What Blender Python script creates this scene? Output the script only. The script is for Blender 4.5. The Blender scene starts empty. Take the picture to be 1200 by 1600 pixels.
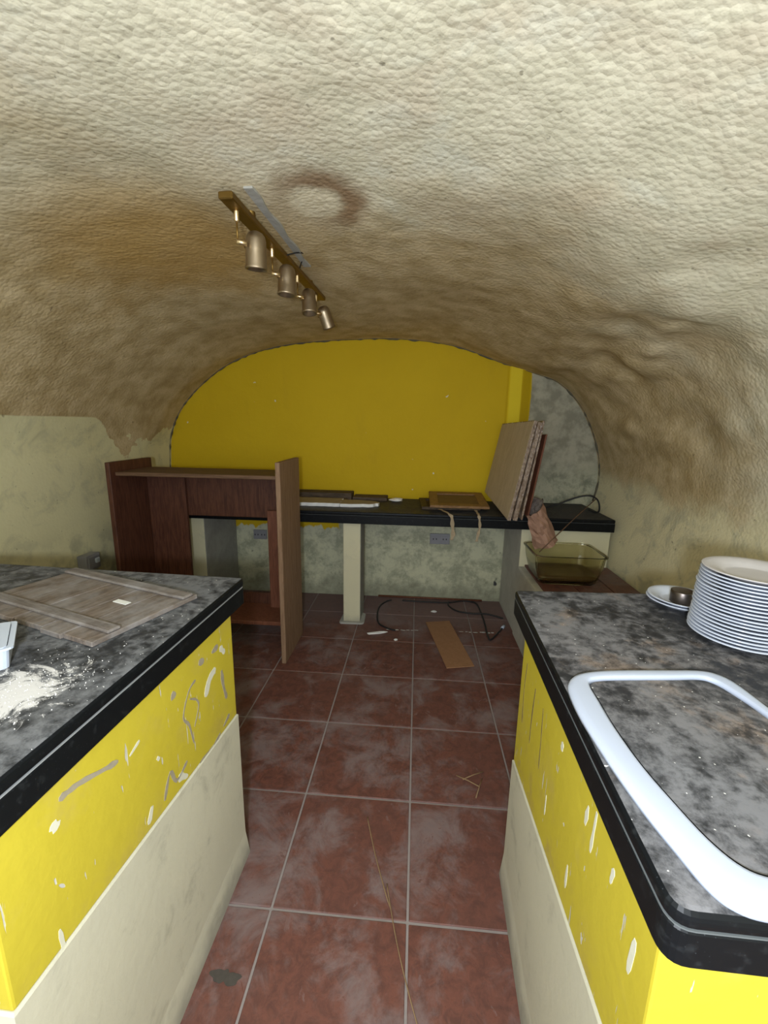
import bpy, bmesh, math, random
import numpy as np
from mathutils import Vector, Matrix
rng = random.Random(7)

# ------------------------------------------------------------------ camera
scene = bpy.context.scene
C = scene.collection
PITCH, YAW, ROLL, CAMZ, FPX = 0.2055, 0.07463, 0.01703, 1.40, 664.3
cp, sp = math.cos(PITCH), math.sin(PITCH)
fw = Vector((0, cp, -sp)); rt = Vector((1, 0, 0)); up = rt.cross(fw)
cr, sr = math.cos(ROLL), math.sin(ROLL)
rt, up = rt * cr + up * sr, up * cr - rt * sr
Rz = Matrix.Rotation(YAW, 3, 'Z')
rt, up, fw = Rz @ rt, Rz @ up, Rz @ fw
cam_data = bpy.data.cameras.new('camera')
cam = bpy.data.objects.new('camera', cam_data); C.objects.link(cam)
cam.matrix_world = Matrix(((rt.x, up.x, -fw.x, 0), (rt.y, up.y, -fw.y, 0), (rt.z, up.z, -fw.z, CAMZ), (0, 0, 0, 1)))
cam_data.sensor_fit = 'VERTICAL'; cam_data.sensor_height = 24.0
cam_data.lens = 24.0 * FPX / 1600.0
cam_data.clip_start = 0.02
scene.camera = cam

# ------------------------------------------------------------------ light
scene.view_settings.view_transform = 'Standard'
scene.view_settings.look = 'None'
scene.view_settings.gamma = 1.0
scene.view_settings.use_curve_mapping = False
scene.view_settings.exposure = 0.26
world = bpy.data.worlds.new('world'); scene.world = world; world.use_nodes = True
wb = world.node_tree.nodes['Background']
wb.inputs[0].default_value = (0.90, 0.96, 1.05, 1); wb.inputs[1].default_value = 2.0   # soft light from the open end of the cellar
fl = bpy.data.lights.new('hand_lamp', 'POINT'); fl.energy = 62; fl.shadow_soft_size = 0.04; fl.color = (0.88, 0.95, 1.04)
flo = bpy.data.objects.new('hand_lamp', fl); C.objects.link(flo); flo.location = (-0.05, -0.22, 1.38)

# ------------------------------------------------------------------ helpers: materials
class NB:
    def __init__(s, name):
        s.m = bpy.data.materials.new(name); s.m.use_nodes = True
        s.t = s.m.node_tree; s.n = s.t.nodes; s.l = s.t.links
        s.b = s.n['Principled BSDF']
    def add(s, typ, **kw):
        nd = s.n.new(typ)
        for k, v in kw.items(): setattr(nd, k, v)
        return nd
    def put(s, sock, v):
        if hasattr(v, 'is_output'): s.l.new(v, sock)
        else:
            if isinstance(v, (tuple, list)) and len(v) == 3 and sock.type == 'RGBA': v = (*v, 1)
            sock.default_value = v
    def pos(s): return s.add('ShaderNodeNewGeometry').outputs['Position']
    def nor(s): return s.add('ShaderNodeNewGeometry').outputs['Normal']
    def obj(s): return s.add('ShaderNodeTexCoord').outputs['Object']
    def rnd(s): return s.add('ShaderNodeObjectInfo').outputs['Random']
    def sep(s, v):
        nd = s.add('ShaderNodeSeparateXYZ'); s.put(nd.inputs[0], v); return nd.outputs
    def math(s, op, a, b=0.0, clamp=False):
        nd = s.add('ShaderNodeMath', operation=op, use_clamp=clamp); s.put(nd.inputs[0], a); s.put(nd.inputs[1], b); return nd.outputs[0]
    def vm(s, op, a, b):
        nd = s.add('ShaderNodeVectorMath', operation=op); s.put(nd.inputs[0], a); s.put(nd.inputs[1], b)
        return nd.outputs['Value'] if op in ('DISTANCE', 'DOT_PRODUCT', 'LENGTH') else nd.outputs[0]
    def noise(s, v, scale, detail=4, rough=0.55, dist=0.0):
        nd = s.add('ShaderNodeTexNoise'); s.put(nd.inputs['Vector'], v); nd.inputs['Scale'].default_value = scale
        nd.inputs['Detail'].default_value = detail; nd.inputs['Roughness'].default_value = rough; nd.inputs['Distortion'].default_value = dist
        return nd.outputs[0]
    def vor(s, v, scale, feature='F1'):
        nd = s.add('ShaderNodeTexVoronoi', feature=feature); s.put(nd.inputs['Vector'], v); nd.inputs['Scale'].default_value = scale
        return nd.outputs[0]
    def mr(s, v, a, b, c=0.0, d=1.0, smooth=True):
        nd = s.add('ShaderNodeMapRange'); nd.interpolation_type = 'SMOOTHSTEP' if smooth else 'LINEAR'; nd.clamp = True
        s.put(nd.inputs[0], v)
        for i, q in enumerate((a, b, c, d)): nd.inputs[i + 1].default_value = q
        return nd.outputs[0]
    def mix(s, f, a, b):
        nd = s.add('ShaderNodeMix', data_type='RGBA'); s.put(nd.inputs[0], f); s.put(nd.inputs[6], a); s.put(nd.inputs[7], b); return nd.outputs[2]
    def mul(s, a, b): return s.math('MULTIPLY', a, b)
    def addm(s, a, b): return s.math('ADD', a, b)
    def mx(s, a, b): return s.math('MAXIMUM', a, b)
    def bump(s, h, strength=0.5, dist=0.01):
        nd = s.add('ShaderNodeBump'); nd.inputs['Strength'].default_value = strength; nd.inputs['Distance'].default_value = dist
        s.put(nd.inputs['Height'], h); s.l.new(nd.outputs[0], s.b.inputs['Normal'])
    def out(s, col, rough=0.8, metal=0.0, spec=None):
        s.put(s.b.inputs['Base Color'], col); s.put(s.b.inputs['Roughness'], rough); s.put(s.b.inputs['Metallic'], metal)
        if spec is not None: s.put(s.b.inputs['Specular IOR Level'], spec)
        return s.m

def m_vault():
    n = NB('limewashed_vault'); P = n.pos(); X, Y, Z = n.sep(P)
    big = n.noise(P, 2.2, 5, 0.6); mid = n.noise(P, 9, 5, 0.6); fine = n.noise(P, 60, 4, 0.6)
    # old tan plaster further in, pale limewash near the opening
    yy = n.addm(Y, n.mul(n.math('SUBTRACT', big, 0.5), 1.6))
    yy = n.addm(yy, n.mul(X, -0.22))
    tan = n.mr(yy, 0.95, 1.95)
    col = n.mix(n.mr(mid, .3, .7), (0.68, 0.64, 0.47), (0.80, 0.75, 0.565))
    col = n.mix(n.mr(n.noise(P, 3.4, 4, 0.6, 0.5), .45, .68, 0, .55), col, (0.66, 0.57, 0.42))
    col = n.mix(n.mr(n.noise(n.vm('ADD', P, (5, 2, 1)), 4.1, 4, 0.6, 0.5), .52, .70, 0, .55), col, (0.80, 0.80, 0.66))
    tcol = n.mix(n.mr(mid, .3, .7), (0.42, 0.315, 0.155), (0.62, 0.495, 0.29))
    col = n.mix(tan, col, tcol)
    # orange-brown damp stain left of the lamp rail
    d = n.vm('DISTANCE', n.vm('MULTIPLY', P, (1, 1, 0.6)), (-0.95, 1.72, 1.17))
    st = n.mr(n.addm(d, n.mul(n.math('SUBTRACT', big, 0.5), 0.6)), 0.2, 0.62, 0.75, 0.0)
    col = n.mix(st, col, (0.50, 0.31, 0.09))
    # ring stain beside the rail: pale middle, brown rim
    d2 = n.addm(n.vm('DISTANCE', n.vm('MULTIPLY', P, (1, 0.8, 0)), (-0.33, 1.155, 0)), n.mul(n.math('SUBTRACT', mid, 0.5), 0.10))
    ring = n.mul(n.mr(d2, 0.055, 0.10), n.mr(d2, 0.11, 0.19, 1.0, 0.0))
    ring = n.mul(ring, n.mr(n.math('SUBTRACT', X, n.mul(Y, 0.5)), -1.16, -0.98, 0.25, 1.0))
    col = n.mix(n.mul(ring, 0.85), col, (0.24, 0.135, 0.06))
    col = n.mix(n.mr(d2, 0.045, 0.085, 0.9, 0.0), col, (0.74, 0.66, 0.47))
    # cream wall paint low down on both sides
    rag = n.mul(n.math('SUBTRACT', mid, 0.5), 0.12)
    drop = n.mul(n.mr(Y, 2.40, 2.75), n.addm(n.mul(n.math('SUBTRACT', big, 0.5), 1.1), 0.10))
    lz = n.addm(n.addm(Z, n.mul(rag, n.mr(Y, 2.35, 2.6, 0.05, 1.0))), drop)
    left = n.mul(n.mr(lz, 1.402, 1.412, 1, 0), n.mr(X, -1.2, -1.3))
    rz = n.addm(n.addm(Z, n.mul(rag, 1.6)), n.mul(n.math('SUBTRACT', big, 0.5), 0.35))
    right = n.mul(n.mr(rz, 0.95, 1.12, 1, 0), n.mr(X, 0.9, 1.0))
    grime = n.mr(n.noise(P, 5.5, 6, 0.65, 0.6), 0.48, 0.68)
    lc = n.mix(n.mul(grime, 0.5), (0.73, 0.69, 0.42), (0.44, 0.43, 0.28))
    low = n.mul(n.mr(Z, 0.45, 0.85, 1, 0), n.mr(n.noise(P, 7, 4), 0.42, 0.6))
    lc = n.mix(n.mul(low, 0.7), lc, (0.27, 0.27, 0.18))
    rc = n.mix(n.mul(grime, 0.8), (0.78, 0.72, 0.47), (0.50, 0.485, 0.34))
    col = n.mix(left, col, lc); col = n.mix(right, col, rc)
    # scattered dark specks
    col = n.mix(n.mr(n.noise(P, 38, 2), 0.70, 0.76, 0, 0.5), col, (0.12, 0.09, 0.05))
    vo = n.add('ShaderNodeTexVoronoi', feature='F1'); n.put(vo.inputs['Vector'], n.vm('ADD', P, (0.3, 0.7, 0.1))); vo.inputs['Scale'].default_value = 62
    peb = n.math('SUBTRACT', n.mul(n.noise(P, 75, 2, 0.5, 0.0), 0.6), n.mul(vo.outputs[0], 0.7))
    smooth = n.mx(left, n.mul(right, 0.45))
    h = n.mul(n.addm(n.mul(peb, 1.0), n.mul(fine, 0.25)), n.math('SUBTRACT', 1.0, n.mul(smooth, 0.75)))
    n.bump(h, 0.5, 0.0065)
    return n.out(col, 0.9, spec=0.2)

def m_backwall():
    n = NB('yellow_back_wall'); P = n.pos(); X, Y, Z = n.sep(P)
    big = n.noise(P, 2.5, 4); mid = n.noise(P, 11, 4, 0.6); fine = n.noise(P, 90, 2)
    yel = n.mix(big, (0.56, 0.375, 0.006), (0.64, 0.445, 0.010))
    yel = n.mix(n.mr(n.noise(n.vm('MULTIPLY', P, (1, 1, 0.35)), 6, 3), 0.55, 0.75, 0, 0.4), yel, (0.51, 0.34, 0.012))
    yel = n.mix(n.mr(n.noise(P, 17, 1.5), 0.745, 0.765), yel, (0.75, 0.70, 0.52))
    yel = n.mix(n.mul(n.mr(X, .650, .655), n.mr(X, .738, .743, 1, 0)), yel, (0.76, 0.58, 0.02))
    grime = n.mr(n.addm(n.mul(n.noise(P, 7, 7, 0.72, 0.3), .7), n.mul(n.noise(P, 30, 5, 0.7), .3)), 0.42, 0.62)
    gr = n.mix(grime, (0.47, 0.46, 0.33), (0.20, 0.215, 0.155))
    gr = n.mix(n.mr(n.addm(Z, n.mul(mid, 0.3)), 1.05, 1.4), gr, n.mix(n.mr(mid, .35, .65), (0.27, 0.26, 0.19), (0.44, 0.415, 0.31)))
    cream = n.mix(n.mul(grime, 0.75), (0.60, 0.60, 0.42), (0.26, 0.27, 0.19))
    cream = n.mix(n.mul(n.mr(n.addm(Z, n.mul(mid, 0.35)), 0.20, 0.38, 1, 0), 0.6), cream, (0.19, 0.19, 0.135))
    cream = n.mix(n.mr(n.noise(P, 8.5, 2), 0.70, 0.74), cream, (0.05, 0.05, 0.05))
    isg = n.mr(n.addm(X, n.mul(n.math('SUBTRACT', mid, 0.5), 0.02)), 0.815, 0.825)
    col = n.mix(isg, yel, gr)
    zz = n.addm(Z, n.mul(n.math('SUBTRACT', n.noise(n.vm('MULTIPLY', P, (1, 1, 0.2)), 14, 2), 0.5), 0.16))
    lowm = n.mr(zz, 0.56, 0.575, 1, 0); lowm = n.mx(lowm, n.mul(n.mr(X, -0.62, -0.60), n.mr(Z, 0.80, 0.81, 1, 0)))
    col = n.mix(lowm, col, cream)
    n.bump(n.addm(mid, n.mul(fine, 0.25)), 0.25, 0.01)
    return n.out(col, 0.75, spec=0.25)

def m_tile():
    n = NB('terracotta_tile'); P = n.pos(); r = n.rnd()
    a = n.noise(P, 6.5, 7, 0.70, 0.5); b = n.noise(P, 26, 6, 0.72, 0.6); big = n.noise(P, 2.3, 3, 0.5)
    X, Y, Z = n.sep(P)
    col = n.mix(n.mr(b, .3, .7), (0.080, 0.024, 0.015), (0.185, 0.060, 0.036))
    col = n.mix(n.mul(r, 0.35), col, (0.14, 0.055, 0.04))
    dust = n.mr(n.addm(n.mul(a, 0.6), n.mul(big, 0.5)), 0.50, 0.66, 0.12, 0.72)
    dust = n.mx(dust, n.mul(n.mr(Y, 2.62, 2.95), 0.55))
    scuff = n.mr(n.noise(n.vm('MULTIPLY', P, (1.0, 0.7, 1)), 9, 6, 0.7, 2.2), 0.60, 0.66, 0, 0.45)
    col = n.mix(n.mx(dust, scuff), col, (0.235, 0.185, 0.180))
    bx = n.mul(n.mr(b, 0.60, 0.70), 0.5); col = n.mix(bx, col, (0.085, 0.025, 0.014))
    n.bump(n.addm(b, n.mul(a, 0.6)), 0.15, 0.006)
    return n.out(col, n.mr(dust, 0.1, 0.7, 0.5, 0.85), spec=0.3)

def m_granite(name='dusty_black_granite', dusty=1.0, warm=0.0):
    n = NB(name); P = n.pos(); N = n.nor()
    nz = n.sep(N)[2]; top = n.mr(nz, 0.7, 0.95)
    sp1 = n.vor(P, 160); b = n.noise(P, 55, 3)
    base = n.mix(n.mr(sp1, 0.15, 0.0), (0.005, 0.006, 0.007), (0.04, 0.044, 0.05))
    base = n.mix(n.mr(b, 0.55, 0.75, 0, 0.6), base, (0.020, 0.023, 0.025))
    a = n.noise(P, 12, 7, 0.72, 0.15); c = n.noise(P, 48, 6, 0.75, 0.1); g = n.noise(P, 2.1, 2)
    dm = n.mr(n.addm(n.addm(n.mul(a, 0.55), n.mul(c, 0.40)), n.mul(g, 0.25)), 0.49, 0.70, 0.13 * dusty, 0.95 * dusty)
    dcol = n.mix(n.noise(P, 3.2, 2), (0.185, 0.195, 0.215), (0.225 + 0.02 * warm, 0.225, 0.225))
    dcol = n.mix(n.mr(n.noise(P, 5.5, 5, 0.65, 0.2), 0.53, 0.64, 0, warm), dcol, (0.30, 0.235, 0.19))
    col = n.mix(n.mul(dm, top), base, dcol)
    grit = n.mul(n.mr(n.noise(P, 150, 1), 0.765, 0.78), top)
    col = n.mix(n.mul(grit, 0.9), col, (0.75, 0.75, 0.72))
    n.bump(n.mul(c, top), 0.2, 0.004)
    return n, col, n.mr(n.mul(dm, top), 0.0, 0.5, 0.40, 0.85), P, top

def m_granite_done(name, dusty, warm, powder=None):
    n, col, r, P, top = m_granite(name, dusty, warm)
    if powder:
        x, y, rad = powder
        d = n.vm('DISTANCE', n.vm('MULTIPLY', P, (1, 0.9, 0)), (x, y * 0.9, 0))
        edge = n.addm(d, n.mul(n.math('SUBTRACT', n.noise(P, 15, 8, 0.8, 1.2), 0.5), rad * 4.2))
        col = n.mix(n.mul(n.mr(edge, rad * 0.3, rad * 0.75, 1, 0), top), col, (0.62, 0.61, 0.60))
    return n.out(col, r, spec=0.15)

def m_yellow():
    n = NB('scuffed_yellow_paint'); P = n.pos(); X, Y, Z = n.sep(P)
    big = n.noise(P, 4, 4); S = n.vm('MULTIPLY', P, (1.6, 1.6, 0.45))
    col = n.mix(big, (0.52, 0.425, 0.028), (0.59, 0.49, 0.045))
    col = n.mix(n.mr(n.noise(P, 7, 5, 0.65), 0.55, 0.75, 0, 0.45), col, (0.50, 0.39, 0.11))
    low = n.mr(Z, 0.50, 0.66, 1, 0)
    col = n.mix(n.mul(low, n.mr(n.noise(P, 16, 5, 0.7), 0.45, 0.7, 0, 0.65)), col, (0.40, 0.29, 0.10))
    chip = n.mr(n.noise(S, 20, 3, 0.6, 0.6), 0.690, 0.705)
    chip = n.mx(chip, n.mul(n.mr(n.noise(n.vm('MULTIPLY', P, (2.5, 2.5, 0.35)), 28, 3, 0.6), 0.68, 0.70), 0.9))
    col = n.mix(chip, col, n.mix(n.noise(P, 14, 2), (0.36, 0.34, 0.29), (0.80, 0.80, 0.74)))
    n.bump(n.addm(n.noise(P, 30, 3), n.mul(chip, -1.0)), 0.25, 0.004)
    return n.out(col, 0.55, spec=0.35)

def m_cream(name='cream_paint', a=(0.64, 0.615, 0.48), b=(0.54, 0.525, 0.415), dirt=(0.28, 0.27, 0.21), amt=0.5, footdirt=True):
    n = NB(name); P = n.pos(); X, Y, Z = n.sep(P)
    col = n.mix(n.noise(P, 4, 4), a, b)
    col = n.mix(n.mr(n.noise(P, 9, 6, 0.7, 0.4), 0.52, 0.75, 0, amt), col, dirt)
    if footdirt: col = n.mix(n.mr(n.addm(Z, n.mul(n.noise(P, 12, 4), 0.10)), 0.05, 0.13, 0.7, 0), col, (0.23, 0.22, 0.19))
    n.bump(n.noise(P, 45, 4), 0.2, 0.004)
    return n.out(col, 0.75, spec=0.25)

def m_cement(name='grey_cement', a=(0.22, 0.22, 0.20), b=(0.34, 0.335, 0.31)):
    n = NB(name); P = n.pos()
    col = n.mix(n.noise(P, 8, 6, 0.65, 0.4), a, b)
    n.bump(n.noise(P, 30, 5), 0.4, 0.008)
    return n.out(col, 0.9, spec=0.2)

def m_wood(name, a, b, scale=(1, 1, 1), rough=0.6, dust=0.0, freq=14):
    n = NB(name); O = n.vm('MULTIPLY', n.obj(), scale)
    g = n.noise(O, freq, 5, 0.65, 0.8); h = n.noise(O, freq * 5, 3, 0.6)
    col = n.mix(n.mr(g, 0.3, 0.7), a, b)
    col = n.mix(n.mr(h, 0.55, 0.75, 0, 0.4), col, tuple(q * 0.55 for q in a))
    if dust: col = n.mix(n.mr(n.noise(n.obj(), 9, 5, 0.65), 0.35, 0.7, 0, dust), col, (0.27, 0.26, 0.255))
    n.bump(n.addm(g, n.mul(h, 0.5)), 0.2, 0.003)
    return n.out(col, rough, spec=0.3)

def m_plain(name, col, rough=0.6, metal=0.0, var=0.15, spec=0.4, sc=20):
    n = NB(name); g = n.noise(n.obj(), sc, 4)
    c = n.mix(g, tuple(q * (1 - var) for q in col), tuple(min(1, q * (1 + var)) for q in col))
    return n.out(c, rough, metal, spec)

def m_metal(name, a, b, rough=0.3):
    n = NB(name); g = n.noise(n.obj(), 25, 4, 0.6)
    n.bump(n.noise(n.obj(), 80, 2), 0.05, 0.001)
    return n.out(n.mix(g, a, b), n.mr(g, 0.3, 0.7, rough, rough + 0.2), 1.0)

def m_clear(name, col, rough, trans=1.0, ior=1.45):
    n = NB(name); g = n.noise(n.obj(), 12, 4)
    n.b.inputs['Transmission Weight'].default_value = trans; n.b.inputs['IOR'].default_value = ior
    return n.out(n.mix(g, col, tuple(q * 0.93 for q in col)), rough)

def m_wrap():
    n = NB('plastic_wrapped_brown_edge'); O = n.obj()
    g = n.noise(n.vm('MULTIPLY', O, (1, 1, .5)), 40, 4, .65)
    n.bump(n.noise(O, 90, 3), 0.9, 0.006)
    return n.out(n.mix(n.mr(g, .35, .65), (0.15, 0.095, 0.06), (0.33, 0.25, 0.19)), n.mr(g, .4, .7, .12, .4), 0.0, 0.8)

MAT = dict(
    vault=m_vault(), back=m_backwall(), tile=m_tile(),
    graniteL=m_granite_done('dusty_granite_with_powder', 0.82, 0.0, (-0.665, 0.595, 0.105)),
    graniteR=m_granite_done('dusty_granite_tan', 0.85, 0.75),
    graniteB=m_granite_done('black_granite_back', 0.42, 0.3),
    yellow=m_yellow(), cream=m_cream(),
    cream_wall=m_cream('cream_pier_paint', (0.66, 0.62, 0.42), (0.58, 0.55, 0.38), (0.40, 0.39, 0.28), 0.3, True),
    cement=m_cement('streaked_cement', (0.20, 0.20, 0.175), (0.46, 0.455, 0.41)), grout=m_cement('grey_grout', (0.25, 0.215, 0.205), (0.34, 0.30, 0.285)),
    plaster=m_cement('smeared_plaster', (0.38, 0.375, 0.32), (0.66, 0.65, 0.58)),
    mortar=m_cement('pale_mortar', (0.30, 0.295, 0.26), (0.48, 0.475, 0.43)),
    crack=m_cement('dark_joint', (0.035, 0.032, 0.022), (0.20, 0.18, 0.13)),
    seam_dark=m_plain('dark_seam_filler', (0.10, 0.11, 0.11), 0.7),
    seam=m_plain('seam_filler', (0.27, 0.28, 0.28), 0.7),
    wood_dark=m_wood('dark_red_brown_wood', (0.055, 0.019, 0.011), (0.115, 0.044, 0.024), (6, 6, 0.6), 0.55),
    wood_side=m_wood('bare_brown_wood', (0.21, 0.125, 0.07), (0.30, 0.19, 0.115), (5, 5, 0.5), 0.7),
    wood_rail=m_wood('brown_rail_wood', (0.09, 0.048, 0.025), (0.16, 0.09, 0.05), (0.5, 5, 5), 0.6),
    wood_red=m_wood('reddish_wood', (0.12, 0.042, 0.022), (0.19, 0.072, 0.04), (5, 5, 0.5), 0.6),
    wood_old=m_wood('dusty_old_planks', (0.085, 0.063, 0.047), (0.19, 0.15, 0.118), (6, 0.7, 3), 0.8, 0.75),
    wood_batten=m_wood('dusty_batten', (0.10, 0.082, 0.07), (0.19, 0.165, 0.145), (0.7, 6, 3), 0.85, 0.7),
    wood_plank=m_wood('weathered_grey_plank', (0.055, 0.038, 0.025), (0.13, 0.095, 0.065), (0.7, 5, 5), 0.8),
    wood_frame=m_wood('tan_frame_wood', (0.17, 0.09, 0.035), (0.27, 0.15, 0.062), (3, 3, 3), 0.5),
    wood_frame_d=m_wood('dark_frame_wood', (0.04, 0.025, 0.014), (0.09, 0.06, 0.032), (3, 3, 3), 0.6),
    panelboard=m_wood('brown_frame_panel', (0.13, 0.08, 0.035), (0.18, 0.11, 0.05), (1, 5, 1), 0.6),
    cardboard=m_wood('tan_hardboard', (0.30, 0.155, 0.075), (0.34, 0.18, 0.09), (2, 2, 2), 0.8),
    beige=m_wood('beige_board', (0.42, 0.335, 0.22), (0.49, 0.40, 0.275), (1, 2, 0.4), 0.6),
    wrap=m_wrap(),
    paperbrown=m_plain('brown_crumpled_paper', (0.36, 0.21, 0.145), 0.75, var=0.25),
    clothgrey=m_plain('grey_cloth', (0.17, 0.14, 0.12), 0.9, var=0.3),
    white=m_plain('white_glazed_ceramic', (0.44, 0.49, 0.60), 0.3, var=0.02, spec=0.5),
    china=m_plain('white_china', (0.52, 0.56, 0.645), 0.14, var=0.02, spec=0.5),
    china_dusty=m_plain('dusty_white_china', (0.46, 0.44, 0.435), 0.7, var=0.12, spec=0.3),
    plastic_white=m_plain('white_plastic', (0.50, 0.56, 0.66), 0.4, var=0.03),
    steel=m_metal('dull_steel', (0.12, 0.10, 0.09), (0.20, 0.17, 0.155), 0.34),
    brass=m_metal('polished_brass', (0.80, 0.62, 0.36), (0.90, 0.72, 0.46), 0.22),
    brass_old=m_metal('tarnished_brass_bar', (0.22, 0.135, 0.035), (0.36, 0.23, 0.07), 0.42),
    bronze=m_metal('antique_bronze', (0.30, 0.235, 0.155), (0.46, 0.37, 0.25), 0.36),
    bulb=m_plain('lamp_glass', (0.55, 0.53, 0.48), 0.2),
    amber=m_clear('amber_clear_plastic', (0.94, 0.91, 0.71), 0.12),
    sludge=m_plain('brown_residue', (0.13, 0.085, 0.035), 0.35, var=0.5, sc=30),
    cable=m_plain('black_cable', (0.018, 0.018, 0.018), 0.55),
    socket=m_plain('grey_plastic_socket', (0.27, 0.27, 0.285), 0.5),
    socket_d=m_plain('dark_slot', (0.05, 0.05, 0.055), 0.6),
    sticker=m_plain('white_sticker', (0.72, 0.73, 0.70), 0.6, var=0.12, sc=90),
    foam=m_plain('white_plaster_edge', (0.80, 0.80, 0.78), 0.85, var=0.05),
    plastertop=m_plain('tan_plasterboard_face', (0.33, 0.275, 0.19), 0.85, var=0.2),
    tape=m_plain('pale_brown_strip', (0.33, 0.255, 0.16), 0.7, var=0.2),
    straw=m_plain('dry_straw', (0.27, 0.175, 0.09), 0.7, var=0.3),
    scar_grey=m_plain('paint_scar_grey', (0.33, 0.29, 0.21), 0.9, var=0.3, sc=60),
    scar_crack=m_plain('paint_crack_brown', (0.17, 0.125, 0.05), 0.9, var=0.3, sc=60),
    scar_white=m_plain('paint_scar_white', (0.66, 0.65, 0.52), 0.9, var=0.1, sc=60),
    scar_dark=m_plain('dark_scuff', (0.07, 0.06, 0.05), 0.9, var=0.3, sc=60),
    powder=m_plain('white_powder', (0.74, 0.73, 0.70), 0.95, var=0.06),
)

# ------------------------------------------------------------------ helpers: meshes
def link(name, me, mat=None, parent=None, smooth=False):
    o = bpy.data.objects.new(name, me); C.objects.link(o)
    if mat and not me.materials: me.materials.append(MAT[mat])
    if parent: o.parent = parent
    if smooth:
        for f in me.polygons: f.use_smooth = True
    return o
def from_bm(bm, name, mat, parent=None, smooth=False):
    bmesh.ops.recalc_face_normals(bm, faces=bm.faces)
    me = bpy.data.meshes.new(name); bm.to_mesh(me); bm.free()
    return link(name, me, mat, parent, smooth)
def tag(o, label=None, cat=None, group=None, kind=None):
    if label: o['label'] = label
    if cat: o['category'] = cat
    if group: o['group'] = group
    if kind: o['kind'] = kind
    return o
def empty(name, loc=(0, 0, 0), rz=0.0):
    o = bpy.data.objects.new(name, None); C.objects.link(o); o.location = loc; o.rotation_euler = (0, 0, rz)
    o.empty_display_size = 0.05; return o
def bm_box(x0, x1, y0, y1, z0, z1, bev=0.0, seg=1, bm=None):
    b = bmesh.new()
    r = bmesh.ops.create_cube(b, size=1.0)
    for v in b.verts:
        v.co = Vector((x0 + (v.co.x + .5) * (x1 - x0), y0 + (v.co.y + .5) * (y1 - y0), z0 + (v.co.z + .5) * (z1 - z0)))
    if bev: bmesh.ops.bevel(b, geom=b.edges[:], offset=bev, segments=seg, profile=0.6, affect='EDGES')
    return b
def box(name, x0, x1, y0, y1, z0, z1, mat, parent=None, bev=0.002, seg=1):
    return from_bm(bm_box(x0, x1, y0, y1, z0, z1, bev, seg), name, mat, parent)
def bm_prism(poly, z0, z1, bev=0.0, seg=1):
    b = bmesh.new()
    lo = [b.verts.new((x, y, z0)) for x, y in poly]; hi = [b.verts.new((x, y, z1)) for x, y in poly]
    b.faces.new(lo[::-1]); b.faces.new(hi); k = len(poly)
    for i in range(k): b.faces.new((lo[i], lo[(i + 1) % k], hi[(i + 1) % k], hi[i]))
    if bev:
        bmesh.ops.recalc_face_normals(b, faces=b.faces)
        bmesh.ops.bevel(b, geom=[e for e in b.edges if len(e.link_faces) == 2 and e.calc_face_angle() > 0.5], offset=bev, segments=seg, profile=0.6, affect='EDGES')
    return b
def prism(name, poly, z0, z1, mat, parent=None, bev=0.0, seg=1):
    return from_bm(bm_prism(poly, z0, z1, bev, seg), name, mat, parent)
def catmull(pts, per=8):
    pts = [Vector(q) for q in pts]; out = []
    for i in range(len(pts) - 1):
        p0 = pts[max(i - 1, 0)]; p1 = pts[i]; p2 = pts[i + 1]; p3 = pts[min(i + 2, len(pts) - 1)]
        for k in range(per):
            t = k / per
            out.append(0.5 * ((2 * p1) + (p2 - p0) * t + (2 * p0 - 5 * p1 + 4 * p2 - p3) * t * t + (3 * p1 - p0 - 3 * p2 + p3) * t ** 3))
    out.append(pts[-1]); return out
def bm_tube(path, r, sides=8, bm=None, cap=True):
    b = bm or bmesh.new(); path = [Vector(q) for q in path]; rings = []
    t0 = (path[1] - path[0]).normalized(); ref = Vector((0, 0, 1)) if abs(t0.z) < .9 else Vector((1, 0, 0))
    u = t0.cross(ref).normalized()
    for i, q in enumerate(path):
        t = (path[min(i + 1, len(path) - 1)] - path[max(i - 1, 0)]).normalized()
        u = (u - t * u.dot(t)).normalized(); w = t.cross(u); rr = r[i] if isinstance(r, (list, tuple)) else r
        rings.append([b.verts.new(q + (u * math.cos(2 * math.pi * k / sides) + w * math.sin(2 * math.pi * k / sides)) * rr) for k in range(sides)])
    for a, c in zip(rings, rings[1:]):
        for k in range(sides): b.faces.new((a[k], a[(k + 1) % sides], c[(k + 1) % sides], c[k]))
    if cap: b.faces.new(rings[0][::-1]); b.faces.new(rings[-1])
    return b
def tube(name, path, r, mat, parent=None, sides=8):
    return from_bm(bm_tube(path, r, sides), name, mat, parent, True)
def bm_lathe(prof, sides=48):
    b = bmesh.new(); rings = []
    for r, z in prof:
        if r < 1e-6: rings.append([b.verts.new((0, 0, z))])
        else: rings.append([b.verts.new((r * math.cos(2 * math.pi * k / sides), r * math.sin(2 * math.pi * k / sides), z)) for k in range(sides)])
    for a, c in zip(rings, rings[1:]):
        for k in range(sides):
            k2 = (k + 1) % sides
            if len(a) == 1 and len(c) == 1: continue
            if len(a) == 1: b.faces.new((a[0], c[k2], c[k]))
            elif len(c) == 1: b.faces.new((a[k], a[k2], c[0]))
            else: b.faces.new((a[k], a[k2], c[k2], c[k]))
    return b
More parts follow.
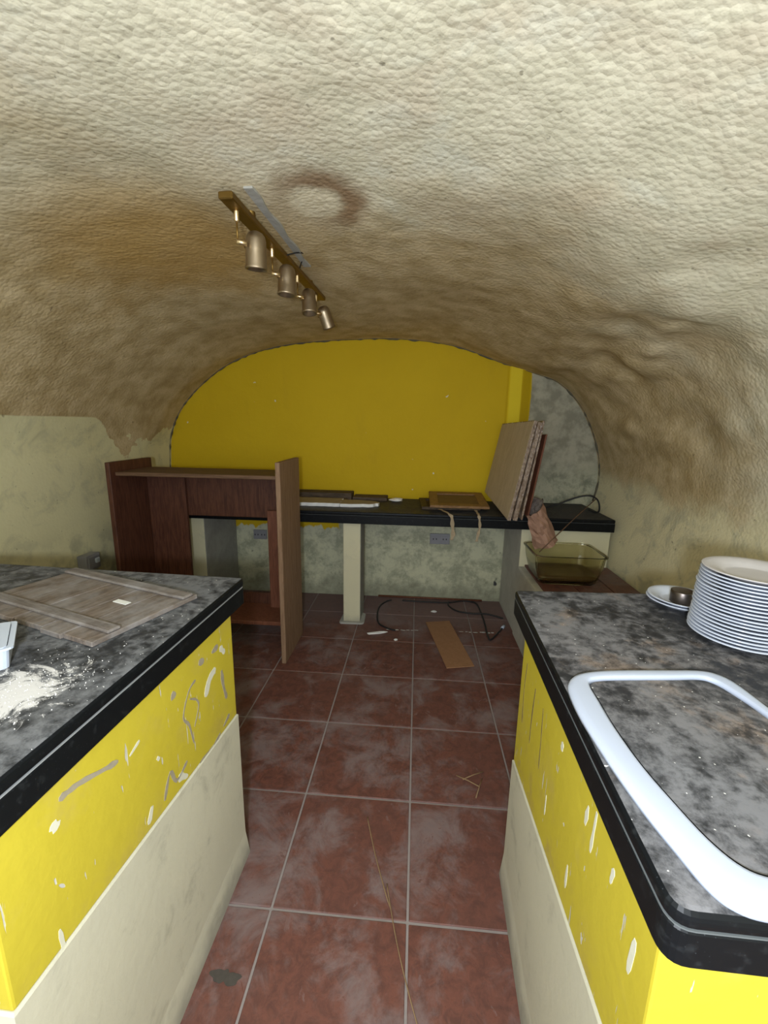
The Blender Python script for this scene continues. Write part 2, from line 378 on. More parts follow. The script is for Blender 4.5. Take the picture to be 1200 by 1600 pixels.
def slabquad(name, q, thick, direction, mat, parent=None, bev=0.002):
    """solid board from four corners and a thickness vector"""
    b = bmesh.new(); d = Vector(direction).normalized() * thick
    A = [b.verts.new(Vector(v)) for v in q]; B = [b.verts.new(Vector(v) + d) for v in q]
    b.faces.new(A); b.faces.new(B[::-1])
    for i in range(4): b.faces.new((A[i], A[(i + 1) % 4], B[(i + 1) % 4], B[i]))
    bmesh.ops.recalc_face_normals(b, faces=b.faces)
    if bev: bmesh.ops.bevel(b, geom=b.edges[:], offset=bev, segments=1, affect='EDGES')
    return from_bm(b, name, mat, parent)

# value noise in numpy
def vnoise(x, y, seed):
    xi = np.floor(x).astype(np.int64); yi = np.floor(y).astype(np.int64); xf = x - xi; yf = y - yi
    xf = xf * xf * (3 - 2 * xf); yf = yf * yf * (3 - 2 * yf)
    def h(a, b):
        n = (a * 374761393 + b * 668265263 + seed * 974711) & 0x7fffffff
        n = ((n ^ (n >> 13)) * 1274126177) & 0x7fffffff
        return ((n ^ (n >> 16)) & 0xffff) / 65535.0
    return (h(xi, yi) * (1 - xf) + h(xi + 1, yi) * xf) * (1 - yf) + (h(xi, yi + 1) * (1 - xf) + h(xi + 1, yi + 1) * xf) * yf - 0.5
def sstep(a, b, x):
    t = np.clip((x - a) / (b - a), 0, 1); return t * t * (3 - 2 * t)

# ------------------------------------------------------------------ the setting
Y0, YB = -1.7, 3.34
prof = [(-1.99, -0.02), (-1.985, 0.4), (-1.985, 0.85), (-1.975, 1.10), (-1.945, 1.30), (-1.82, 1.53), (-1.545, 1.77), (-1.236, 1.91), (-0.84, 1.982), (-0.27, 2.005),
        (0.2, 1.965), (0.62, 1.835), (0.84, 1.775), (1.03, 1.70), (1.205, 1.52), (1.33, 1.25), (1.365, 1.0), (1.31, 0.72), (1.28, 0.5), (1.275, 0.2), (1.275, -0.02)]
pp = np.array([(v.x, v.y) for v in catmull([(x, z, 0) for x, z in prof], 24)])
seg = np.r_[0, np.cumsum(np.hypot(*np.diff(pp, axis=0).T))]
NS = 480
sarr = np.linspace(0, seg[-1], NS)
PX = np.interp(sarr, seg, pp[:, 0]); PZ = np.interp(sarr, seg, pp[:, 1])
ys = np.r_[np.arange(Y0, 0.3, 0.05), np.arange(0.3, YB + 0.001, 0.0125)]; ys[-1] = YB
NY = len(ys)
S, YY = np.meshgrid(sarr, ys); X = np.repeat(PX[None], NY, 0); Z = np.repeat(PZ[None], NY, 0)
tx = np.gradient(PX, sarr); tz = np.gradient(PZ, sarr); ln = np.hypot(tx, tz)
nxp, nzp = -tz / ln, tx / ln                      # outward: left wall -> -x, crown -> +z
crown = sstep(1.1, 1.8, Z)
Z = Z + crown * 0.035 * (1 - sstep(1.9, 3.1, YY))
# undulating hand-made surface
lowd = 0.055 * vnoise(S / 0.75 + 3, YY / 0.8 + 1, 1) + 0.03 * vnoise(S / 0.33, YY / 0.42 + 7, 2)
midd = 0.006 * vnoise(S / 0.16, YY / 0.17, 3) + 0.0032 * vnoise(S / 0.075, YY / 0.085, 9)
fine = 0.0016 * vnoise(S / 0.036, YY / 0.027, 4) + 0.0020 * vnoise(S / 0.024 + 5, YY / 0.017, 5)
rough_amt = 0.25 + 0.75 * sstep(1.0, 1.45, Z)
disp = (lowd * sstep(0.9, 1.5, Z) + midd * rough_amt + fine * rough_amt * (0.35 + 0.65 * (1 - sstep(1.5, 2.6, YY))))
disp = disp * (1 - 0.75 * sstep(3.0, 3.3, YY))
# a rocky rib on the right haunch and a soft step in the crown
rib = np.exp(-((S - (4.55 + 0.18 * (YY - 1.9))) / 0.10) ** 2) * np.exp(-((YY - 2.0) / 0.6) ** 2)
disp -= 0.035 * rib * (0.6 + 1.2 * vnoise(S / 0.1, YY / 0.12, 11))
bould = sstep(3.9, 4.5, S) * (1 - sstep(5.0, 5.4, S)) * sstep(0.9, 1.4, YY) * (1 - sstep(2.7, 3.2, YY))
disp += bould * (0.05 * vnoise(S / 0.22 + 2, YY / 0.3 + 4, 31) + 0.025 * vnoise(S / 0.10, YY / 0.16, 32))
railmask = np.exp(-(((X + 0.53) / 0.17) ** 4)) * np.exp(-(((YY - 1.78) / 0.72) ** 6))
disp = disp * (1 - 0.85 * railmask)
VX = X + nxp[None] * disp; VZ = Z + nzp[None] * disp
allv = np.stack([VX, YY, VZ], -1)
def grid_normals(v):
    gs = np.gradient(v, axis=1); gy = np.gradient(v, axis=0); n = np.cross(gs, gy)
    n /= np.linalg.norm(n, axis=-1, keepdims=True); return n
alln = grid_normals(allv)
if alln[NY // 2, NS // 2, 2] > 0: alln = -alln
def vault_piece(name, i0, i1):
    v = allv[:, i0:i1 + 1]; w = v.shape[1]
    idx = np.arange(NY * w).reshape(NY, w)
    f = np.stack([idx[:-1, :-1], idx[1:, :-1], idx[1:, 1:], idx[:-1, 1:]], -1).reshape(-1, 4)
    # orient faces to look inwards
    a, b, c = v.reshape(-1, 3)[f[0, 0]], v.reshape(-1, 3)[f[0, 1]], v.reshape(-1, 3)[f[0, 2]]
    if np.dot(np.cross(b - a, c - a), alln[:, i0:i1 + 1].reshape(-1, 3)[f[0, 0]]) < 0: f = f[:, ::-1]
    me = bpy.data.meshes.new(name)
    me.vertices.add(NY * w); me.vertices.foreach_set('co', v.reshape(-1).astype(np.float32))
    me.loops.add(f.size); me.polygons.add(len(f))
    me.loops.foreach_set('vertex_index', f.reshape(-1).astype(np.int32))
    me.polygons.foreach_set('loop_start', np.arange(0, f.size, 4, dtype=np.int32))
    me.update(calc_edges=True); me.validate()
    for_sm = np.ones(len(f), dtype=bool); me.polygons.foreach_set('use_smooth', for_sm)
    me.normals_split_custom_set_from_vertices([tuple(q) for q in alln[:, i0:i1 + 1].reshape(-1, 3)])
    return link(name, me, 'vault')
iL = int(np.argmax(PZ > 1.40)); iR = NS - 1 - int(np.argmax(PZ[::-1] > 1.0))
tag(vault_piece('wall_left', 0, iL), 'cream painted left wall of the vaulted cellar, mottled with damp', 'wall', kind='structure')
tag(vault_piece('ceiling', iL, iR), 'rough limewashed vaulted ceiling stained tan and brown', 'ceiling', kind='structure')
tag(vault_piece('wall_right', iR, NS - 1), 'mottled cream and grey right wall behind the plates', 'wall', kind='structure')

def ceil_z(x, y):
    j = int(np.argmin(np.abs(ys - y))); k = np.where(PZ > 1.5)[0]; i = k[int(np.argmin(np.abs(VX[j, k] - x)))]
    return float(VZ[j, i])

# back wall with a raised ridge where the yellow coat ends
xs = np.r_[np.arange(-2.1, 0.60, 0.03), np.arange(0.60, 0.90, 0.01), np.arange(0.90, 1.53, 0.03)]
zs = np.arange(-0.05, 2.16, 0.03)
bx, bz = np.meshgrid(xs, zs)
by = 3.30 + 0.010 * vnoise(bx / 0.5, bz / 0.5, 21) + 0.004 * vnoise(bx / 0.12, bz / 0.12, 22)
rise = np.interp(bx, [-9, .645, .655, .735, .745, .815, .825, 9], [0, 0, -.020, -.030, -.030, .012, .012, .012])
by = by + rise * sstep(0.835, 0.87, bz)
me = bpy.data.meshes.new('wall_back'); H, W = bx.shape
idx = np.arange(H * W).reshape(H, W)
me.from_pydata(np.stack([bx, by, bz], -1).reshape(-1, 3).tolist(), [],
               np.stack([idx[:-1, :-1], idx[:-1, 1:], idx[1:, 1:], idx[1:, :-1]], -1).reshape(-1, 4).tolist())
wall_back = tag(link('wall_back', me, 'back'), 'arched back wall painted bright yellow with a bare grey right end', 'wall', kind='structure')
# broken dark joint between yellow wall and vault
jb = bmesh.new(); jrow = int(np.argmin(np.abs(ys - 3.285)))
run = []
for i in range(NS):
    if VZ[jrow, i] > 0.84:
        run.append((VX[jrow, i], 3.283, VZ[jrow, i]))
run = run[::2]
rad = [0.003 + 0.014 * max(0, rng.random() - 0.35) for _ in run]
bm_tube(run, rad, 6, jb)
from_bm(jb, 'joint_crack', 'crack', wall_back, True)

# floor: screed with individual tiles
floor = box('floor', -2.15, 1.5, Y0 - 0.2, 3.5, -0.12, -0.0035, 'grout', bev=0)
tag(floor, 'terracotta tiled floor with pale grout and dust', 'floor', kind='structure')
T = 0.4; GX, GY = 0.016, 2.558
tm = {}
def tile_mesh(w, d):
    k = (round(w, 3), round(d, 3))
    if k not in tm:
        b = bm_box(-w / 2, w / 2, -d / 2, d / 2, -0.012, 0, 0.0022)
        me = bpy.data.meshes.new('tile'); b.to_mesh(me); b.free(); me.materials.append(MAT['tile']); tm[k] = me
    return tm[k]
cols = [GX + i * T for i in range(-5, 4)]
rows = [GY + 2 * T - j * T for j in range(0, 13)]
for i in range(-1, len(cols)):
    xa = cols[i] if i >= 0 else -2.0; xb = cols[i + 1] if i + 1 < len(cols) else 1.28
    xa, xb = max(xa, -1.99), min(xb, 1.28)
    if xb - xa < 0.05: continue
    for j in range(len(rows) - 1):
        yb_, ya = rows[j], rows[j + 1]
        yb_ = min(yb_, 3.295)
        if yb_ - ya < 0.05: continue
        if 0.45 < (ya + yb_) / 2 < 1.05 and ((xa + xb) / 2 < -0.8 or (xa + xb) / 2 > 0.75): continue   # under the counters
        o = link('tile', tile_mesh(xb - xa - 0.007, yb_ - ya - 0.007), None, floor)
        o.location = ((xa + xb) / 2, (ya + yb_) / 2, rng.uniform(-0.0008, 0.0006))
        o.rotation_euler = (rng.uniform(-.0015, .0015), rng.uniform(-.0015, .0015), 0)
# crumbled mortar line across the tiles in front of the back counter
mb = bmesh.new(); px = -0.16
while px < 0.62:
    r = rng.uniform(0.004, 0.010); L = rng.uniform(0.012, 0.04)
    if rng.random() < 0.8 and not (0.06 < px < 0.26):
        m4 = Matrix.Translation((px, 2.715 + 0.035 * (px + .16) / .78 + rng.uniform(-.004, .004), 0.001)) @ Matrix.Diagonal((L / 2 / 1, r * .8, r * .45, 1))
        bmesh.ops.create_icosphere(mb, subdivisions=1, radius=1, matrix=m4)
    px += L
tag(from_bm(mb, 'mortar_crumbs', 'mortar'), 'broken line of pale mortar crumbs across the floor tiles', 'mortar crumbs', kind='stuff')

# ------------------------------------------------------------------ counters
ZT = 0.945
def worktop(name, poly, z1, th, lip, mat, label, seamed, rounding=0.009):
    """granite top: upper slab, lower edge strip and the filler seam between"""
    e = empty(name, (poly[0][0], poly[0][1], 0)); ox, oy = poly[0]
    loc = [(x - ox, y - oy) for x, y in poly]
    cx = sum(x for x, y in loc) / len(loc); cy = sum(y for x, y in loc) / len(loc)
    def inset(d): return [(x + d * (1 if x < cx else -1), y + d * (1 if y < cy else -1)) for x, y in loc]
    prism('top_slab', loc, z1 - lip, z1, mat, e, rounding, 3)
    prism('seam', inset(0.0014), z1 - lip - 0.0014, z1 - lip + 0.0001, seamed, e)
    prism('edge_strip', inset(0.0004), z1 - th, z1 - lip - 0.0012, mat, e, 0.002)
    return tag(e, label, 'worktop')
def rounded(poly, rads, n=6):
    out = []; k = len(poly)
    for i in range(k):
        p = Vector((*poly[i], 0)); a = Vector((*poly[i - 1], 0)); b = Vector((*poly[(i + 1) % k], 0)); r = rads[i]
        if r <= 0: out.append((p.x, p.y)); continue
        pa = p + (a - p).normalized() * r; pb = p + (b - p).normalized() * r
        for j in range(n + 1):
            t = j / n; q = pa * (1 - t) ** 2 + p * 2 * t * (1 - t) + pb * t * t; out.append((q.x, q.y))
    return out
# left
WL = [(-0.500, 1.160), (-1.955, 1.215), (-1.955, 0.17), (-0.527, 0.15)]
worktop('worktop', rounded(WL, [0.012, 0, 0, 0.04]), ZT, 0.078, 0.026, 'graniteL', 'dusty black granite worktop with plank panel and spilt white powder', 'seam')
def counter_base(label, poly_top, zp, ztop, flare, side):
    e = empty('counter_base', (poly_top[0][0], poly_top[0][1], 0)); ox, oy = poly_top[0]
    loc = [(x - ox, y - oy) for x, y in poly_top]
    zl = lambda y: zp[0] + (zp[1] - zp[0]) * ((oy + y) - 0.39) / 0.72      # the paint line is not level
    b = bm_prism(loc, 0, ztop)
    for v in b.verts:
        if v.co.z < 1e-6: v.co.z = zl(v.co.y)
    bmesh.ops.recalc_face_normals(b, faces=b.faces)
    bmesh.ops.bevel(b, geom=b.edges[:], offset=0.004, segments=2, profile=0.6, affect='EDGES')
    from_bm(b, 'yellow_band', 'yellow', e)
    # cream lower band, slightly proud, flaring into the floor
    b = bmesh.new(); cx = sum(x for x, y in loc) / len(loc); cy = sum(y for x, y in loc) / len(loc)
    lev = [(0.0, flare), (0.03, flare * .75), (0.09, flare * .3), (0.16, 0.003), (-0.004, 0.003), (None, 0.0)]
    rings = []
    for z, d in lev:
        rings.append([b.verts.new((x + d * (1 if x > cx else -1), y + d * (1 if y > cy else -1), zl(y) if z is None else (zl(y) + z if z < 0 else z))) for x, y in loc])
    k = len(loc)
    for A, B in zip(rings, rings[1:]):
        for i in range(k): b.faces.new((A[i], A[(i + 1) % k], B[(i + 1) % k], B[i]))
    b.faces.new(rings[0]); b.faces.new(rings[-1])
    from_bm(b, 'cream_band', 'cream', e)
    return tag(e, label, 'counter'), (ox, oy)
BL, oL = counter_base('yellow over cream masonry counter base under the powder strewn worktop', [(-0.522, 1.106), (-1.94, 1.15), (-1.94, 0.41), (-0.532, 0.395)], (0.592, 0.525), ZT - 0.078, 0.012, 1)
# right
WR = [(0.288, 1.158), (0.260, 0.342), (1.24, 0.330), (1.262, 1.215)]
worktop('worktop', rounded(WR, [0.012, 0.024, 0, 0]), ZT, 0.068, 0.022, 'graniteR', 'dusty granite worktop carrying plates and a white rimmed sink', 'seam_dark')
BR, oR = counter_base('yellow over cream masonry counter base under the plates and sink', [(0.314, 1.110), (0.287, 0.388), (1.23, 0.375), (1.25, 1.16)], (0.578, 0.432), ZT - 0.068, 0.010, -1)

# paint scars: shallow broken strokes on the yellow bands
def scar(parent, off, pts, w, mat, plane_x, nrm):
    b = bmesh.new(); P = [Vector((0, y, z)) for y, z in pts]; P = catmull(P, 4); ring = []
    for i, q in enumerate(P):
        t = (P[min(i + 1, len(P) - 1)] - P[max(i - 1, 0)]).normalized(); s = Vector((0, -t.z, t.y))
        ww = w * rng.uniform(0.55, 1.15) * (0.5 if i in (0, len(P) - 1) else 1)
        ring.append((q + s * ww / 2, q - s * ww / 2))
    def px(y): return plane_x(y)
    vs = []
    for a, c in ring:
        vs.append([b.verts.new((px(q.y) + nrm * d - off[0], q.y - off[1], q.z)) for q, d in ((a, .0), (a, .0006), (c, .0006), (c, .0))])
    for A, B in zip(vs, vs[1:]):
        for k in range(4): b.faces.new((A[k], A[(k + 1) % 4], B[(k + 1) % 4], B[k]))
    b.faces.new(vs[0]); b.faces.new(vs[-1][::-1])
    return from_bm(b, 'paint_scar', mat, parent)
pl = lambda y: -0.532 + (y - 0.395) / (1.106 - 0.395) * 0.010
pr = lambda y: 0.287 + (y - 0.388) / (1.110 - 0.388) * 0.027
for pts, w, m in [
    ([(.508, .827), (.545, .82), (.593, .80), (.631, .785)], .012, 'scar_grey'),
    ([(.90, .775), (.868, .766), (.838, .718), (.858, .682), (.872, .62)], .007, 'scar_grey'),
    ([(.868, .745), (.895, .725), (.905, .70), (.88, .66)], .006, 'scar_grey'),
    ([(.745, .582), (.772, .63), (.792, .588), (.838, .600)], .010, 'scar_grey'),
    ([(.80, .59), (.835, .56)], .020, 'scar_white'),
    ([(.94, .70), (.965, .735), (1.00, .745)], .022, 'scar_white'),
    ([(1.03, .72), (1.035, .67), (1.05, .62)], .016, 'scar_grey'),
    ([(.985, .80), (1.02, .80)], .02, 'scar_grey'), ([(1.03, .79), (1.055, .76)], .022, 'scar_white'),
    ([(.92, .81), (.945, .80)], .018, 'scar_grey'), ([(.80, .80), (.818, .792)], .018, 'scar_grey'),
    ([(.69, .58), (.705, .61)], .016, 'scar_white'), ([(.735, .70), (.742, .69)], .012, 'scar_white'),
    ([(.63, .54), (.66, .56)], .014, 'scar_grey'), ([(.56, .57), (.565, .55)], .012, 'scar_white'),
    ([(.49, .80), (.50, .785)], .016, 'scar_white'), ([(.66, .77), (.69, .78)], .008, 'scar_white'),
    ([(.475, .62), (.478, .56)], .010, 'scar_white'), ([(1.02, .55), (1.06, .56)], .014, 'scar_grey'),
    ([(.89, .545), (.96, .535), (1.0, .545)], .012, 'scar_grey')]:
    scar(BL, oL, pts, w, m, pl, 1)
for pts, w, m in [
    ([(1.054, .78), (1.064, .70), (1.055, .60)], .006, 'scar_crack'), ([(.957, .77), (.966, .69), (.966, .61)], .007, 'scar_crack'),
    ([(.883, .77), (.876, .70), (.872, .62)], .005, 'scar_crack'), ([(.60, .80), (.605, .76)], .012, 'scar_white'),
    ([(.57, .82), (.575, .74)], .009, 'scar_white'), ([(.50, .80), (.505, .77)], .010, 'scar_white'),
    ([(.74, .80), (.745, .78)], .012, 'scar_white'), ([(.65, .62), (.65, .57)], .008, 'scar_white'),
    ([(.80, .62), (.80, .57)], .006, 'scar_white'), ([(.43, .78), (.435, .72)], .010, 'scar_white')]:
    scar(BR, oR, pts, w, m, pr, -1)

# ------------------------------------------------------------------ back counter, piers, ledge
BT = 0.826
worktop('worktop', [(-1.975, 2.715), (1.262, 2.715), (1.262, 3.286), (-1.975, 3.286)], BT, 0.080, 0.024, 'graniteB', 'long black granite worktop along the yellow back wall', 'seam_dark')
def pier(label, x0, x1, y0, y1, z1, plinth=False, side='cement'):
    e = empty('support_pier', ((x0 + x1) / 2, (y0 + y1) / 2, 0)); w = (x1 - x0) / 2; d = (y1 - y0) / 2
    box('core', -w, w, -d + 0.006, d, 0, z1, side, e, 0.003)
    box('painted_front', -w, w - 0.002, -d, -d + 0.008, 0.0, z1, 'cream_wall', e, 0.002)
    if plinth:
        b = bm_prism(rounded([(-w - .03, -d - .03), (w + .03, -d - .025), (w + .025, d * .4), (-w - .02, d * .4)], [.03] * 4, 5), 0, 0.014, 0.006, 2)
        from_bm(b, 'mortar_foot', 'mortar', e)
    return tag(e, label, 'pier')
pier('narrow cream fronted pier standing free under the back worktop', -0.486, -0.366, 2.79, 3.0, BT - 0.08, True)
pier('cream fronted grey pier seen through the wooden shelf unit', -1.567, -1.457, 2.76, 3.284, BT - 0.08)
pier('wide cream fronted pier behind the amber tub', 0.70, 1.262, 2.76, 3.284, BT - 0.08, side='plaster')
led = empty('masonry_ledge', (0.98, 2.35, 0))
prism('body', [(-.29, -.45), (.285, -.45), (.285, .405), (-.29, .405)], 0, 0.488, 'plaster', led, 0.012, 2)
for i, (x0, x1) in enumerate(((-.245, -.055), (-.049, .135), (.141, .285))):
    for (y0, y1) in ((-.44, -.16), (-.154, .126), (.132, .404)):
        box('tile', x0, x1, y0, y1, .486, .50, 'tile', led, 0.002)
tag(led, 'low masonry ledge topped with red tiles in the right corner', 'ledge')

# ------------------------------------------------------------------ wooden shelf unit
def make_shelf_unit():
    e = empty('shelf_unit', (-1.21, 2.40, 0))
    ox, oy = -1.21, 2.40
    def bx(name, x0, x1, y0, y1, z0, z1, mat, bev=.003): return box(name, x0 - ox, x1 - ox, y0 - oy, y1 - oy, z0, z1, mat, e, bev)
    tag(bx('side_panel', -0.757, -0.730, 2.225, 2.600, 0, 1.185, 'wood_side'), 'pale bare wood side panel')
    bx('side_panel', -1.705, -1.678, 2.205, 2.585, 0, 1.165, 'wood_dark')
    bx('top_board', -1.678, -0.757, 2.245, 2.545, 1.088, 1.110, 'wood_rail')
    bx('back_apron', -1.678, -0.757, 2.548, 2.570, 0.805, 1.105, 'wood_dark')
    bx('back_board', -1.678, -1.435, 2.520, 2.545, 0.03, 1.07, 'wood_dark')
    bx('back_board', -0.905, -0.770, 2.485, 2.507, 0.165, 0.865, 'wood_red')
    bx('bottom_board', -1.678, -0.757, 2.285, 2.540, 0.208, 0.232, 'wood_red')
    bx('bottom_rail', -1.678, -0.757, 2.548, 2.568, 0.18, 0.30, 'wood_dark')
    return tag(e, 'open wooden shelf unit without a back standing behind the left counter', 'shelf unit')
make_shelf_unit()

# ------------------------------------------------------------------ spot rail on the vault
RX, RY0, RY1, RZ = -0.528, 1.285, 2.285, 2.0
def make_rail():
    ya = RY0
    e = empty('spotlight_rail', (RX, (RY0 + RY1) / 2, RZ)); e.rotation_euler = (0, 0, -math.atan2(0.045, 1.0))
    L = (RY1 - RY0) / 2
    box('bar', -.021, .021, -L, L, 0.0, 0.020, 'brass_old', e, 0.003)
    top = ceil_z(RX, 1.8) - RZ
    for y in (-0.33, 0.30):
        from_bm(bm_tube([(0, y, 0.018), (0, y, top + 0.03)], 0.014, 12), 'ceiling_mount', 'brass_old', e, True)
    tube('wire', [tuple(v) for v in catmull([(0.02, -.06, .012), (.05, -.03, .03), (.06, .03, .045), (.03, .08, .03), (.015, .1, .012)], 6)], .0025, 'cable', e, 6)
    stems = [1.352, 1.626, 1.905, 2.185]
    tilts = [(6, 4), (-2, 3), (-8, -4), (24, -14)]
    hl, hr = 0.105, 0.033
    for k, sy in enumerate(stems):
        y = sy - (RY0 + RY1) / 2
        s = from_bm(bm_tube([(0, y, 0.001), (0, y, -.004), (0, y, -.028), (0, y, -.032)], [.0085, .007, .007, .003], 12), 'stem', 'brass', e, True)
        from_bm(bm_tube([(0, y, -.03), (0, y, -.075)], .0028, 8), 'rod', 'brass_old', s, True)
        from_bm(bm_tube([(-.006, y + .006, -.078), (.02, y + .02, -.082)], .0075, 10), 'knuckle', 'brass', s, True)
        # lamp head: domed can
        prof_ = [(0, .052), (.010, .0515), (.020, .047), (.027, .039), (.0305, .028), (.031, .0), (.0315, -.040), (.033, -.046), (.033, -.052), (.0295, -.052), (.029, -.03), (0, -.028)]
        b = bm_lathe(prof_, 32)
        rx, ry = tilts[k]
        M4 = Matrix.Translation((.032, y + .055, -.088)) @ Matrix.Rotation(math.radians(rx), 4, 'X') @ Matrix.Rotation(math.radians(ry), 4, 'Y')
        b.transform(M4)
        hd = from_bm(b, 'lamp_head', 'bronze', e, True)
        g = bm_lathe([(0, -.034), (.018, -.036), (.026, -.031), (.026, -.0295), (0, -.0295)], 20); g.transform(M4)
        from_bm(g, 'bulb', 'bulb', hd, True)
        c = bm_tube([(-.036, 0, .012), (-.028, 0, .012)], .006, 8); c.transform(M4)
        from_bm(c, 'side_screw', 'brass_old', hd, True)
    return tag(e, 'brass spotlight rail with four bronze lamp heads under the vault', 'spotlight')
make_rail()
# pale plaster strip beside the rail
b = bmesh.new(); prev = None
for k in range(26):
    y = 1.31 + k * 0.024
    x0 = RX + 0.021 + (y - 1.3) * 0.02; w = 0.026 + 0.004 * math.sin(k * .8)
    z = sum(ceil_z(x0 + w / 2, y + d_) for d_ in (-.05, -.025, 0, .025, .05)) / 5
    cur = [b.verts.new((x0, y, z + .02)), b.verts.new((x0, y, z - 0.006)), b.verts.new((x0 + w, y, z - 0.006)), b.verts.new((x0 + w, y, z + .02))]
    if prev:
        for i in range(3): b.faces.new((prev[i], prev[i + 1], cur[i + 1], cur[i]))
    else: b.faces.new(cur)
    prev = cur
b.faces.new(prev[::-1])
tag(from_bm(b, 'plaster_strip', 'mortar'), 'pale grey plaster strip on the vault beside the spotlight rail', 'plaster strip')

# ------------------------------------------------------------------ plates, steel ring
def plate_mesh(name, R, mat):
    s = R / 0.1
    pr_ = [(0, .0030), (.052 * s, .0030), (.060 * s, .0042), (.066 * s, .0095), (.088 * s, .0148), (.0985 * s, .0170), (.1 * s, .0160), (.0992 * s, .0143), (.088 * s, .0118), (.067 * s, .0062), (.061 * s, .0008), (.058 * s, 0), (.054 * s, .0008), (0, .0010)]
    b = bm_lathe(pr_, 64); bmesh.ops.recalc_face_normals(b, faces=b.faces)
    me = bpy.data.meshes.new(name); b.to_mesh(me); b.free(); me.materials.append(MAT[mat])
    for f in me.polygons: f.use_smooth = True
    return me
pm = plate_mesh('plate', 0.0965, 'china'); pmt = plate_mesh('dusty_plate', 0.0965, 'china_dusty')
NP = 20; PC = (0.724, 0.926); pitch = 0.00760
ords = ['bottommost', 'second', 'third', 'fourth', 'fifth', 'sixth', 'seventh', 'eighth', 'ninth', 'tenth']
fromtop = ['topmost', 'second', 'third', 'fourth', 'fifth', 'sixth', 'seventh', 'eighth', 'ninth', 'tenth']
for k in range(NP):
    o = link('dinner_plate', pmt if k == NP - 1 else pm)
    lean = 0.00035 * k + (0.0022 if k >= NP - 5 else 0)
    o.location = (PC[0] + lean + rng.uniform(-.0012, .0012), PC[1] + rng.uniform(-.0012, .0012), ZT + 0.0005 + k * pitch)
    t = NP - 1 - k
    if t == 0: lab = 'topmost dusty white plate of the tall stack on the worktop'
    elif k == 0: lab = 'bottommost white plate of the tall stack, resting on the worktop'
    elif t < 10: lab = f'white plate, {fromtop[t]} from the top of the tall stack'
    else: lab = f'white plate, {ords[k]} from the bottom of the tall stack'
    tag(o, lab, 'plate', 'stacked white plates on the right worktop')
ps = plate_mesh('side_plate', 0.079, 'china')
for k in range(2):
    o = link('side_plate', ps); o.location = (0.704 + 0.002 * k, 1.107 - 0.002 * k, ZT + 0.0005 + 0.0078 * k)
    tag(o, ('lower' if k == 0 else 'upper') + ' of the two small white plates ' + ('under' if k == 0 else 'carrying') + ' the steel mould' , 'plate', 'small white plates behind the tall stack')
b = bm_lathe([(0, 0), (.0265, 0), (.0272, .001), (.0272, .030), (.0262, .0315), (.0245, .0315), (.0235, .0300), (0, .0295)], 40)
o = from_bm(b, 'steel_mould', 'steel', None, True); o.location = (0.700, 1.096, ZT + 0.0119)
tag(o, 'small round steel mould sitting on the small white plates', 'mould')

# ------------------------------------------------------------------ white rimmed sink
def make_sink():
    cx, cy = 0.44, 0.56
    e = empty('inset_sink', (cx, cy, ZT))
    O = [(.274, .672), (.281, .703), (.300, .728), (.335, .745), (.394, .757), (.486, .767), (.545, .771), (.572, .762), (.586, .735), (.590, .666), (.596, .52), (.594, .43),
         (.575, .37), (.52, .345), (.42, .340), (.350, .340), (.320, .347), (.304, .366), (.294, .405), (.284, .453), (.276, .52), (.271, .611)]
    I = [(.320, .66), (.321, .70), (.327, .716), (.345, .724), (.381, .730), (.48, .741), (.529, .747), (.548, .740), (.560, .715), (.573, .650), (.578, .53), (.574, .45),
         (.556, .405), (.51, .385), (.43, .380), (.385, .383), (.358, .393), (.341, .424), (.329, .478), (.322, .520), (.319, .56), (.318, .61)]
    def closed(c):
        k = len(c); q = catmull([(x_, y_, 0) for x_, y_ in (c[-2:] + c + c[:3])], 5)
        return [(v.x, v.y) for v in q[10:10 + 5 * k]]
    outer, inner = closed(O), closed(I)
    outer = [(x - cx, y - cy) for x, y in outer]; inner = [(x - cx, y - cy) for x, y in inner]
    b = bmesh.new(); lev = [(0.0, .0006), (0.02, .005), (0.10, .0085), (0.3, .0095), (0.78, .0095), (0.86, .0085), (1.0, .0005)]
    rings = [[b.verts.new((ox * (1 - t) + ix * t, oy * (1 - t) + iy * t, z)) for (ox, oy), (ix, iy) in zip(outer, inner)] for t, z in lev]
    n = len(outer)
    for A, B in zip(rings, rings[1:]):
        for i in range(n): b.faces.new((A[i], A[(i + 1) % n], B[(i + 1) % n], B[i]))
    A, B = rings[-1], rings[0]
    for i in range(n): b.faces.new((A[i], A[(i + 1) % n], B[(i + 1) % n], B[i]))
    from_bm(b, 'rim', 'white', e, True)
    prism('cover_panel', [(x * .995, y * .995) for x, y in inner], 0.0006, 0.0022, 'graniteR', e)
    return tag(e, 'white rounded sink rim around a dusty dark panel in the worktop', 'sink')
make_sink()

# ------------------------------------------------------------------ plank panel on the left worktop
A = Vector((-0.560, 0.985, 0)); u = Vector((-.95, .313, 0)).normalized(); ang = math.atan2(u.y, u.x)
pe = empty('plank_panel', (A.x, A.y, ZT + 0.0008), ang)
